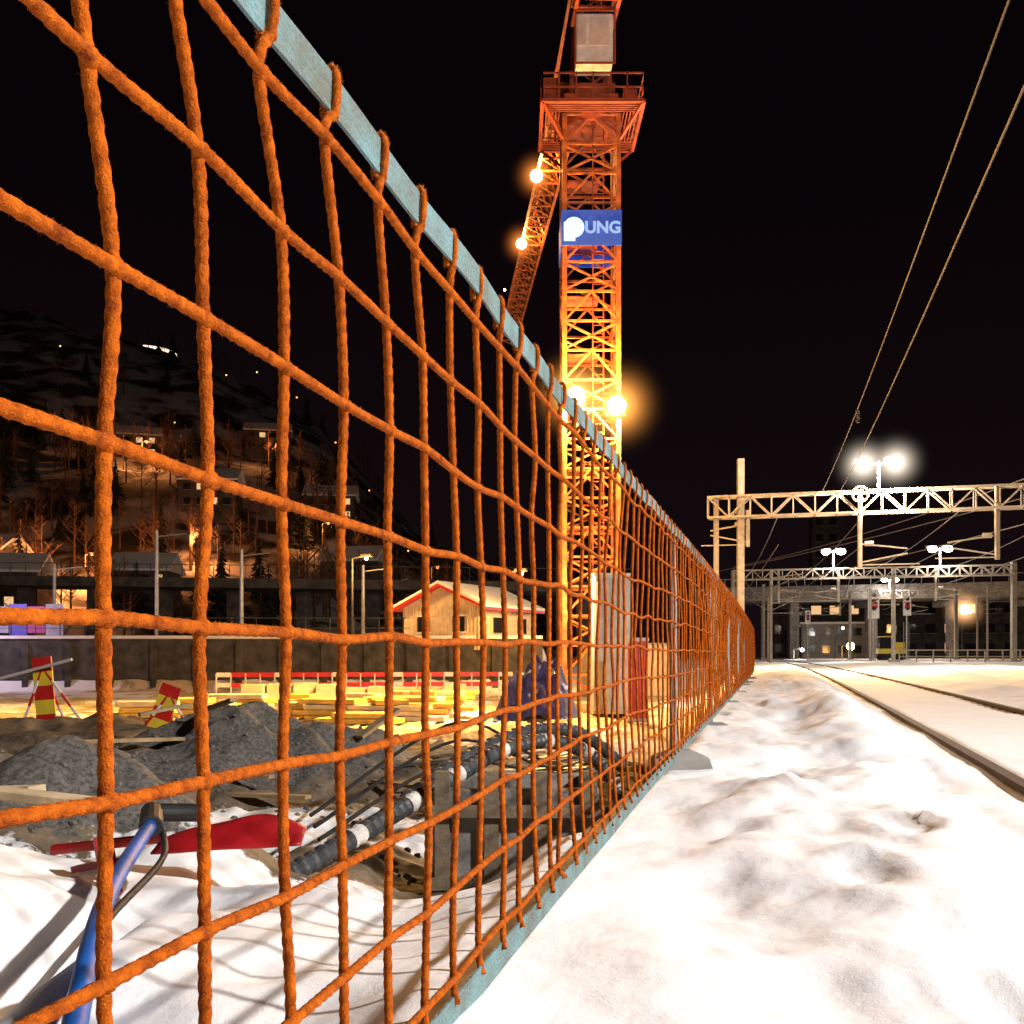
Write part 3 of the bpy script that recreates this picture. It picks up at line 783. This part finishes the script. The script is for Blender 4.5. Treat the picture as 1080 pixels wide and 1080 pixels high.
street_lamp(-9.6, 61.5, 1.4, 5.0, .10, SOD, 1300, 0, 5); street_lamp(-.4, 57.5, -1.4, 6.6, .14, SOD, 2200, 0, 5)

def container(x, y, z, w, d_, h, rz, m_, name='site_container'):
    g = empty(name); mb = MB(); mb.box((x, y, z + h / 2), (w, d_, h), rz)
    ax = Vector((math.cos(rz), math.sin(rz), 0)); ay = Vector((-math.sin(rz), math.cos(rz), 0)); n_ = max(3, int(w / .2))
    for k in range(n_):
        c_ = Vector((x, y, z + h / 2)) + ax * ((k + .5) / n_ - .5) * w - ay * (d_ / 2 + .02)
        mb.box(tuple(c_), (w / n_ * .5, .05, h * .93), rz)
    n2_ = max(3, int(d_ / .2))
    for k in range(n2_):
        for sg_ in (-1, 1):
            c_ = Vector((x, y, z + h / 2)) + ay * ((k + .5) / n2_ - .5) * d_ + ax * sg_ * (w / 2 + .02)
            mb.box(tuple(c_), (.05, d_ / n2_ * .5, h * .93), rz)
    mb.build('corrugated_walls', m_, g)
    t_ = MB(); t_.box((x, y, z + h + .05), (w + .12, d_ + .12, .1), rz); t_.box((x, y, z + .0), (w + .12, d_ + .12, .12), rz); t_.build('frame', M['steel'], g)
container(3.35, 35.4, -1.3, 1.15, 1.6, 4.6, .05, mat('white_corrugated', (.45, .52, .62), .6, 0, 3, .2, .05), 'ventilation_cabinet')
container(3.75, 30.5, -1.3, .42, .5, 2.35, .1, M['redpaint'], 'red_electrical_cabinet')
container(5.6, 50, -1.4, 4, 2.4, 2.5, .1, M['cream'])

mb = MB(); n_ = 26
for i_ in range(n_):
    for j in range(n_):
        u_ = i_ / (n_ - 1) * 2 - 1; v_ = j / (n_ - 1) * 2 - 1
        hh = max(0, 1 - (u_ * u_ + v_ * v_) * .9) * 1.5 * (1 + 1.3 * float(fbm(np.array([u_ * 2 + 5]), np.array([v_ * 2]), 4, 3)[0]))
        mb.v.append((.75 + u_ * 1.35, 33 + v_ * 1.4, -1.4 + hh))
for i_ in range(n_ - 1):
    for j in range(n_ - 1): mb.f.append((i_ * n_ + j, (i_ + 1) * n_ + j, (i_ + 1) * n_ + j + 1, i_ * n_ + j + 1)); mb.m.append(0)
mb.build('tarpaulin_covered_pile', M['tarp'])

fw = MB()
for k in range(40):
    x_ = R.uniform(-12.5, -2.4); y_ = R.uniform(30, 42)
    for q in range(R.randint(1, 4)):
        fw.box((x_ + R.uniform(-.1, .1), y_, -1.32 + q * .17), (R.uniform(1.0, 2.6), R.uniform(.5, 1.2), .15), R.uniform(-.3, .3), R.choice([0, 0, 1]))
fw.build('formwork_stack', [M['orangewood'], M['cream']], bevel=.01)
cb = MB()
for k in range(9):
    cb.box((-10.8 + k * 1.05, 43.0 + R.uniform(-.3, .3), -1.0), (.95, .6, R.uniform(.5, 1.0)), R.uniform(-.15, .15))
cb.build('concrete_block_row', M['cream'], bevel=.03)
pk = MB()
for k in range(80):
    x_ = R.uniform(-3.4, 1.0); y_ = R.uniform(8.5, 18); l_ = R.uniform(.4, 1.5); a = R.uniform(-1.2, 1.2)
    if x_ > float(xf(y_)) - .8: continue
    z_ = hz(x_, y_)
    pk.beam((x_ - l_ / 2 * math.cos(a), y_ - l_ / 2 * math.sin(a), z_ + .05 + R.uniform(0, .12)), (x_ + l_ / 2 * math.cos(a), y_ + l_ / 2 * math.sin(a), z_ + .08 + R.uniform(0, .25)), R.uniform(.05, .13), .03, R.choice([0, 0, 0, 0, 1, 2]))
pk.build('timber_planks', [M['wood'], M['steel'], M['concdark']])
rk = MB()
for k in range(900):
    x_ = R.uniform(-5, .3); y_ = R.uniform(5.2, 13)
    if x_ > float(xf(y_)) - .7: continue
    s_ = R.uniform(.010, .028)
    rk.sphere((x_, y_, hz(x_, y_) + s_ * .2), s_, 5, 0, sz=(1, R.uniform(.7, 1.2), .7), jit=.2)
rk.build('rubble_stones', [mat('rubble', (.2, .18, .16), .9, 0, 9, .5, .3)])
br = empty('safety_barrier'); mb = MB()
for k in range(22):
    x_ = -13 + k * .62; mb.beam((x_, 45 + .1 * k, -1.4), (x_, 45 + .1 * k, -.2), .05, mi=1)
    if k < 21:
        for z_ in (-.25, -.7): mb.beam((x_, 45 + .1 * k, z_), (x_ + .62, 45.1 + .1 * k, z_), .03, .2, mi=0 if k % 4 else 1)
mb.build('boards', [M['redpaint'], M['white']], br)

def marker(x, y, zb_, h, lean, name='striped_marker_board'):
    g = empty(name); mb = MB(); n_ = 5
    up = Vector((math.sin(lean), 0, math.cos(lean))); sx = Vector((math.cos(lean), 0, -math.sin(lean)))
    B = Vector((x, y, zb_))
    for k in range(n_):
        p = B + up * (h * k / n_); q = B + up * (h * (k + 1) / n_)
        mb.prism(p, q, sx, Vector((0, 1, 0)), .3, .04, 1 if k in (1, 3) else 0)
    mb.build('board', [M['redpaint'], M['yellow']], g)
    pl_ = MB()
    for (ex_, ey) in ((-.45, -.1), (.85, -.1), (.1, .7)):
        a = B + up * h * .85; b_ = Vector((x + ex_, y + ey, zb_ - .25))
        for k in range(6): pl_.cyl(a.lerp(b_, k / 6), a.lerp(b_, (k + 1) / 6), .022, n=6, mi=k % 2)
    pl_.box((x, y, zb_ - .08), (.5, .35, .12), 0, 2)
    pl_.build('tripod_legs', [M['redpaint'], M['white'], M['dark']], g)
marker(-7.26, 16, -.5, 1.12, -.08); marker(-5.45, 15.5, -.66, .9, .35)
mb = MB()
mb.cyl((-8.0, 16, .28), (-6.75, 15.7, .58), .025, n=8); mb.build('barrier_pole', M['white'])

# foreground left things
bp_ = MB(); pts = catmull([(-.42, .85, .14), (-.62, 1.4, hz(-.62, 1.4) + .05), (-.78, 1.9, .12), (-.94, 2.4, .11), (-1.05, 2.85, .12), (-1.12, 3.2, .14)], 10)
bp_.tube(pts, .021, 14); pe = empty('blue_water_pipe'); bp_.build('pipe', M['blue'], pe, smooth=True)
mb = MB(); mb.cyl((-1.10, 3.12, .135), (-1.16, 3.30, .15), .036, n=14); mb.cyl((-1.16, 3.30, .15), (-1.03, 3.36, .14), .03, n=12); mb.build('coupling', M['dark'], pe, bevel=.004)
mb = MB(); mb.tube(catmull([(-1.15, 3.3, .14), (-1.02, 3.0, .07), (-.98, 2.5, .02), (-.9, 2.1, .0), (-.72, 1.5, .04)], 8), .010, 8); mb.build('hose', M['dark'], pe, smooth=True)
rs_ = empty('red_plastic_shovel'); mb = MB(); nu, nv = 22, 9
for i_ in range(nu):
    for j in range(nv):
        t = i_ / (nu - 1); s_ = j / (nv - 1) - .5
        wd = .10 * (math.sin(math.pi * (.12 + .82 * t)) ** .6) * (.45 + .7 * t)
        mb.v.append((-1.12 + .46 * t, 3.22 + s_ * .10 + .03 * t, .045 + .02 * t + (s_ + .5) * wd + .006 * math.sin(t * 11) * (s_ + .3)))
for i_ in range(nu - 1):
    for j in range(nv - 1): mb.f.append((i_ * nv + j, (i_ + 1) * nv + j, (i_ + 1) * nv + j + 1, i_ * nv + j + 1)); mb.m.append(0)
o = mb.build('blade', M['redcloth'], rs_, smooth=True); sd_ = o.modifiers.new('s', 'SOLIDIFY'); sd_.thickness = .006
mb = MB(); mb.cyl((-1.10, 3.24, .08), (-1.5, 3.35, .02), .017, n=8); mb.build('handle', M['redcloth'], rs_)
mb = MB(); mb.beam((-1.13, 2.9, -.02), (-1.2, 3.0, .12), .05, .02); mb.beam((-1.3, 3.05, .02), (-1.12, 3.0, .06), .04, .02)
mb.build('red_strap_scrap', M['redcloth'])
tp = MB(); tp.beam((-2.35, 4.1, .14), (-1.5, 3.85, .09), .11, .035); tp.beam((-2.4, 4.3, .08), (-1.9, 4.1, .12), .09, .03)
tp.build('timber_plank', mat('pale_timber', (.65, .52, .33), .8, 0, 6, .3, .2), bevel=.004)
mh = empty('concrete_manhole_frame'); mb = MB()
mx, my, mt, mz0 = .02, 5.35, -.0, -.75
for (a, c, w, d_) in ((0, -.3, .82, .07), (0, .3, .82, .07), (-.375, 0, .07, .53), (.375, 0, .07, .53)):
    mb.box((mx + a, my + c, (mt + mz0) / 2), (w, d_, mt - mz0))
mb.build('walls', mat('damp_concrete', (.24, .23, .21), .85, 0, 5, .5, .3), mh, bevel=.01)
mb = MB()
for a in (-.36, -.12, .12, .36): mb.box((mx + a, my - .36, -.31), (.07, .04, .8))
for z_ in (-.1, -.45): mb.box((mx, my - .40, z_), (.86, .025, .06))
mb.build('timber_shoring', mat('wet_timber', (.19, .145, .095), .8, 0, 6, .5, .3), mh)
hs_o = empty('ribbed_drain_hose'); mb = MB()
pts = catmull([(-1.0, 4.3, -.3), (-.72, 4.62, -.17), (-.5, 5.0, -.07), (-.3, 5.4, .02), (-.05, 5.9, .11), (.23, 6.3, .125), (.5, 6.45, .02), (.66, 6.4, -.2), (.7, 6.3, -.5)], 26)
mb.tube(pts, lambda i_: .048 if i_ % 3 else .040, 14, ring=lambda i_: 1 if (i_ // 5) % 5 == 0 else 0)
pts = catmull([(-1.3, 5.0, -.5), (-.8, 5.6, -.3), (-.35, 6.3, -.02), (.1, 7.0, .13), (.5, 7.5, .08), (.85, 7.8, -.2)], 26)
mb.tube(pts, lambda i_: .050 if i_ % 3 else .042, 12, mi=0)
mb.build('hose', [mat('grey_ribbed_plastic', (.06, .065, .07), .45, 0, 8, .3, .1), M['white']], hs_o)
mb = MB()
for k in range(4):
    mb.tube(catmull([(-.9 - k * .1, 4.9 + k * .4, -.3), (-.4, 6.2 + k * .5, -.15 + .1 * k), (.3, 7 + k * .4, -.2), (.9, 8.2 + k, -.3)], 10), .012, 6)
mb.build('cables', M['dark'], hs_o)

# ------------------------------------------------------------------ left background
rw = empty('retaining_wall'); mb = MB()
mb.beam((-48, 60.3, 0), (1.8, 60.3, 0), .5, 3.1)
for k in range(19): mb.box((-46 + k * 2.5, 60.0, -.1), (.35, .25, 2.8))
mb.build('wall', M['concdark'], rw)
mb = MB(); mb.beam((-48, 60.35, 1.66), (1.8, 60.35, 1.66), .75, .18); mb.build('snow_cap', M['snowcap'], rw)
mb = MB()
for k in range(29): mb.beam((-47 + k * 1.45, 60.5, 1.6), (-47 + k * 1.45, 60.5, 2.8), .05)
for z_ in (2.2, 2.8): mb.beam((-48, 60.5, z_), (-6, 60.5, z_), .04)
mb.build('railing', M['concdark'], rw)
mb = MB()
for k in range(9): mb.box((-36.5 + k * 1.1, 62, 2.75), (1.04, .06, 1.9 - .3 * (k % 2)), 0, k % 3)
mb.build('hoarding_panels', [mat('hoarding_blue', (.12, .10, .5), .6), mat('hoarding_magenta', (.5, .08, .3), .6), mat('hoarding_grey', (.4, .38, .5), .6)])
street_lamp(-32.0, 58.6, -1.4, 6.6, .1, (.85, .7, 1), 900, 0, 0, 'bulb_w')  # lamp added to brighten the hoarding panels
for (x_, y_, h_) in ((-22.2, 64, 8.4), (-16.9, 64, 7.2), (-9.6, 66, 6.4), (-29.5, 66, 6.5)):
    mb = MB(); mb.cyl((x_, y_, 1), (x_, y_, h_), .14, .1, 8); mb.beam((x_, y_, h_ - .4), (x_ + 1.8, y_, h_ - .2), .06); mb.build('catenary_mast', M['steel'])
vd = empty('road_viaduct'); mb = MB()
mb.beam((-70, 92, 7.4), (10, 88, 6.2), 6, .8)
for k in range(12): mb.box((-62 + k * 6.2, 91.5, 2.6), (1.0, 1.5, 9.0))
mb.build('deck_and_piers', M['concdark'], vd)
mb = MB()
for k in range(60):
    a = k / 59; mb.beam((-70 + 80 * a, 88.9 - 4 * a, 7.8 - 1.2 * a), (-70 + 80 * a, 88.9 - 4 * a, 8.9 - 1.2 * a), .05)
mb.beam((-70, 88.9, 8.9), (10, 84.9, 7.7), .06); mb.build('railing', M['concdark'], vd)

# ------------------------------------------------------------------ hill
hxs = np.linspace(-380, 90, 150); hys = np.concatenate([np.linspace(88, 180, 70), np.linspace(185, 620, 60)])
HX, HYY = np.meshgrid(hxs, hys)
def hillz(X, Y):
    az = X / Y * 1080 + 540
    top = np.interp(az, [-900, 0, 200, 330, 450, 600, 700], [120, 92, 82, 62, 30, 8, -6])
    rise = sm(90, 330, Y)
    near = np.interp(Y, [88, 100, 130, 200], [-2, 5, 12, 14]) * np.interp(az, [-300, 350, 560, 640], [1, .75, .1, -.3])
    return near + top * rise + 6 * fbm(X * .03, Y * .03, 4, 60) * sm(95, 150, Y) - 3 + 1.5 * fbm(X * .15, Y * .15, 3, 61)
HZ = hillz(HX, HYY)
mb = MB(); mb.v = [tuple(p) for p in np.stack([HX, HYY, HZ], -1).reshape(-1, 3)]
w_ = len(hxs)
for j in range(len(hys) - 1):
    for i_ in range(w_ - 1): mb.f.append((j * w_ + i_, j * w_ + i_ + 1, (j + 1) * w_ + i_ + 1, (j + 1) * w_ + i_)); mb.m.append(0)
hm = mat('hillside', (.45, .43, .42), .9, 0, .13, .3, .5, 2, col2=(.04, .03, .02))
for e_ in hm.node_tree.nodes:
    if e_.type == 'VALTORGB': e_.color_ramp.elements[0].position = .46; e_.color_ramp.elements[1].position = .56
    if e_.type == 'TEX_NOISE': e_.inputs['Detail'].default_value = 12
mb.build('wooded_hill', hm, smooth=True)

tm = MB()
def tri(p, q, w0, w1, mi=0):
    p = Vector(p); q = Vector(q); d_ = (q - p).normalized(); a = d_.cross(Vector((.3, .9, .2))).normalized(); b_ = d_.cross(a)
    vs = []
    for c_, w in ((p, w0), (q, w1)):
        for k in range(3):
            t = k * 2.094; vs.append(c_ + a * math.cos(t) * w + b_ * math.sin(t) * w)
    tm.add(vs, [(0, 1, 4, 3), (1, 2, 5, 4), (2, 0, 3, 5)], mi)
def bare(x, y, z, h):
    tri((x, y, z - .5), (x, y, z + h), .16, .03)
    for k in range(18):
        t = R.uniform(.3, .97); a = R.uniform(0, 6.28); l_ = h * (1.05 - t) * .5 * R.uniform(.6, 1.2)
        p = Vector((x, y, z + h * t)); q = p + Vector((math.cos(a) * l_ * .7, math.sin(a) * l_ * .7, l_ * .75)); tri(p, q, .05, .015)
        for _ in range(4):
            s_ = p.lerp(q, R.uniform(.3, .95)); a2 = R.uniform(0, 6.28); l2 = l_ * .4; tri(s_, s_ + Vector((math.cos(a2) * l2, math.sin(a2) * l2, l2 * R.uniform(.1, 1))), .025, .008)
def spruce(x, y, z, h):
    tri((x, y, z - .5), (x, y, z + h), .18, .02)
    for k in range(16):
        t = k / 16; zz = z + h * (.12 + .86 * t); rr = h * .22 * (1 - t) + .15
        for q in range(8):
            a = q * .785 + R.uniform(-.4, .4); r_ = rr * R.uniform(.6, 1.15)
            c0 = Vector((x, y, zz + .3)); t1 = Vector((x + math.cos(a - .35) * r_, y + math.sin(a - .35) * r_, zz - r_ * .45)); t2 = Vector((x + math.cos(a + .35) * r_ * .9, y + math.sin(a + .35) * r_ * .9, zz - r_ * .4))
            tm.add([c0, t1, t2], [(0, 1, 2)], 1)
for k in range(420):
    y = R.uniform(97, 190) if k < 340 else R.uniform(190, 330); az = R.uniform(-.62, .0); x = az * y
    z = float(hillz(np.array([x]), np.array([y]))[0])
    if R.random() < .8: bare(x, y, z, R.uniform(5, 9))
    else: spruce(x, y, z, R.uniform(5, 9))
tm.build('distant_trees', [M['bark'], M['needle']])
for (px_, dist, hgt, pw) in ((150, 170, 5, 4500), (290, 190, 5, 2200), (310, 300, 5, 0), (268, 300, 5, 0), (30, 112, 3, 5500), (90, 118, 4, 4500), (200, 126, 4, 3000), (-120, 120, 5, 4500), (455, 150, 5, 800), (340, 140, 4, 1800), (235, 240, 4, 0), (60, 230, 4, 0), (180, 200, 4, 0), (385, 200, 4, 0), (110, 260, 4, 0), (425, 170, 4, 0), (20, 180, 4, 0), (350, 230, 4, 0)):
    x_ = (px_ - 540) / 1080 * dist; z_ = float(hillz(np.array([x_]), np.array([float(dist)]))[0])
    street_lamp(x_, dist, z_, hgt, (.0012 if pw else .0007) * dist, (1, .33, .09), pw, 0, 3, 'bulb_s')
for (x_, y_, w__, lit) in ((-52, 106, 7, .4), (-61, 118, 8, .3), (-40, 112, 6, .3), (-44, 150, 8, .3), (-20, 130, 7, .3), (-70, 190, 9, .3), (-50, 210, 9, .3), (-30, 170, 8, .3)):
    z_ = float(hillz(np.array([float(x_)]), np.array([float(y_)]))[0])
    building('wooden_house', x_, y_, w__, 6, 4.2, R.uniform(-.3, .3), M['concdark'], 2, 4, lit, True, z_)
lt = empty('hilltop_restaurant'); x_, y_ = -142, 400.; z_ = 112.
mb = MB(); mb.cyl((x_, y_, 60), (x_, y_, z_ + 2), 7, 7, 20); mb.cyl((x_, y_, z_ + 2), (x_, y_, z_ + 5), 9.3, 9.8, 24); mb.cyl((x_, y_, z_ + 6.6), (x_, y_, z_ + 7.4), 10.0, 6, 24); mb.build('tower', M['dark'], lt)
mb = MB()
for k in range(40):
    a = k / 40 * 2 * math.pi
    if k % 9 != 3: mb.beam((x_ + 10.5 * math.cos(a), y_ + 10.5 * math.sin(a), z_ + 5.7), (x_ + 10.5 * math.cos(a + .15), y_ + 10.5 * math.sin(a + .15), z_ + 5.7), .25, 1.2)
mb.build('lit_windows', emat('ring_light', (1, .70, .5), 2.2), lt)

# ------------------------------------------------------------------ unseen mast added to carry the key light (to the right of the camera)
fm = empty('added_key_light_mast'); mb = MB(); F = Vector((10.5, -2.0, 7.6))
mb.cyl((10.7, -2.1, -.5), (10.7, -2.1, 8.2), .14, .09, 10); mb.beam((9.7, -2.1, 8.0), (11.7, -2.1, 8.0), .1)
for dx in (-.8, 0, .8): mb.box((10.7 + dx, -2.05, 8.35), (.5, .3, .4), .3)
mb.build('mast', M['steel'], fm)
plight(F, 14000, (1, .93, .88), fm, .25)

# ------------------------------------------------------------------ world, fill sun, camera
w = bpy.data.worlds.new("World"); scene.world = w; w.use_nodes = True
nt = w.node_tree; N = nt.nodes; L = nt.links; bg = N['Background']
tc = N.new('ShaderNodeTexCoord'); sx = N.new('ShaderNodeSeparateXYZ'); L.new(tc.outputs['Generated'], sx.inputs[0])
rp = N.new('ShaderNodeValToRGB'); rp.color_ramp.elements[0].position = 0; rp.color_ramp.elements[0].color = (.0070, .0036, .0044, 1)
rp.color_ramp.elements[1].position = .45; rp.color_ramp.elements[1].color = (.0022, .0010, .0017, 1)
L.new(sx.outputs['Z'], rp.inputs[0]); L.new(rp.outputs[0], bg.inputs[0]); bg.inputs[1].default_value = 1
s = bpy.data.lights.new('fill_sun', 'SUN'); s.energy = .02; s.angle = math.radians(.5); s.color = (1, .85, .75)  # faint sun lamp added as fill for the hills
so = bpy.data.objects.new('fill_sun', s); so.rotation_euler = (math.radians(50), 0, math.radians(40)); link(so)

cd = bpy.data.cameras.new('camera'); co = bpy.data.objects.new('camera', cd); link(co)
co.location = (0, 0, CAMZ); co.rotation_euler = (math.radians(90), 0, 0)
cd.sensor_width = 36; cd.lens = 36; cd.shift_y = 150 / 1080; cd.clip_end = 3000; cd.clip_start = .02
scene.camera = co
scene.view_settings.view_transform = 'Standard'; scene.view_settings.look = 'None'; scene.view_settings.exposure = 0
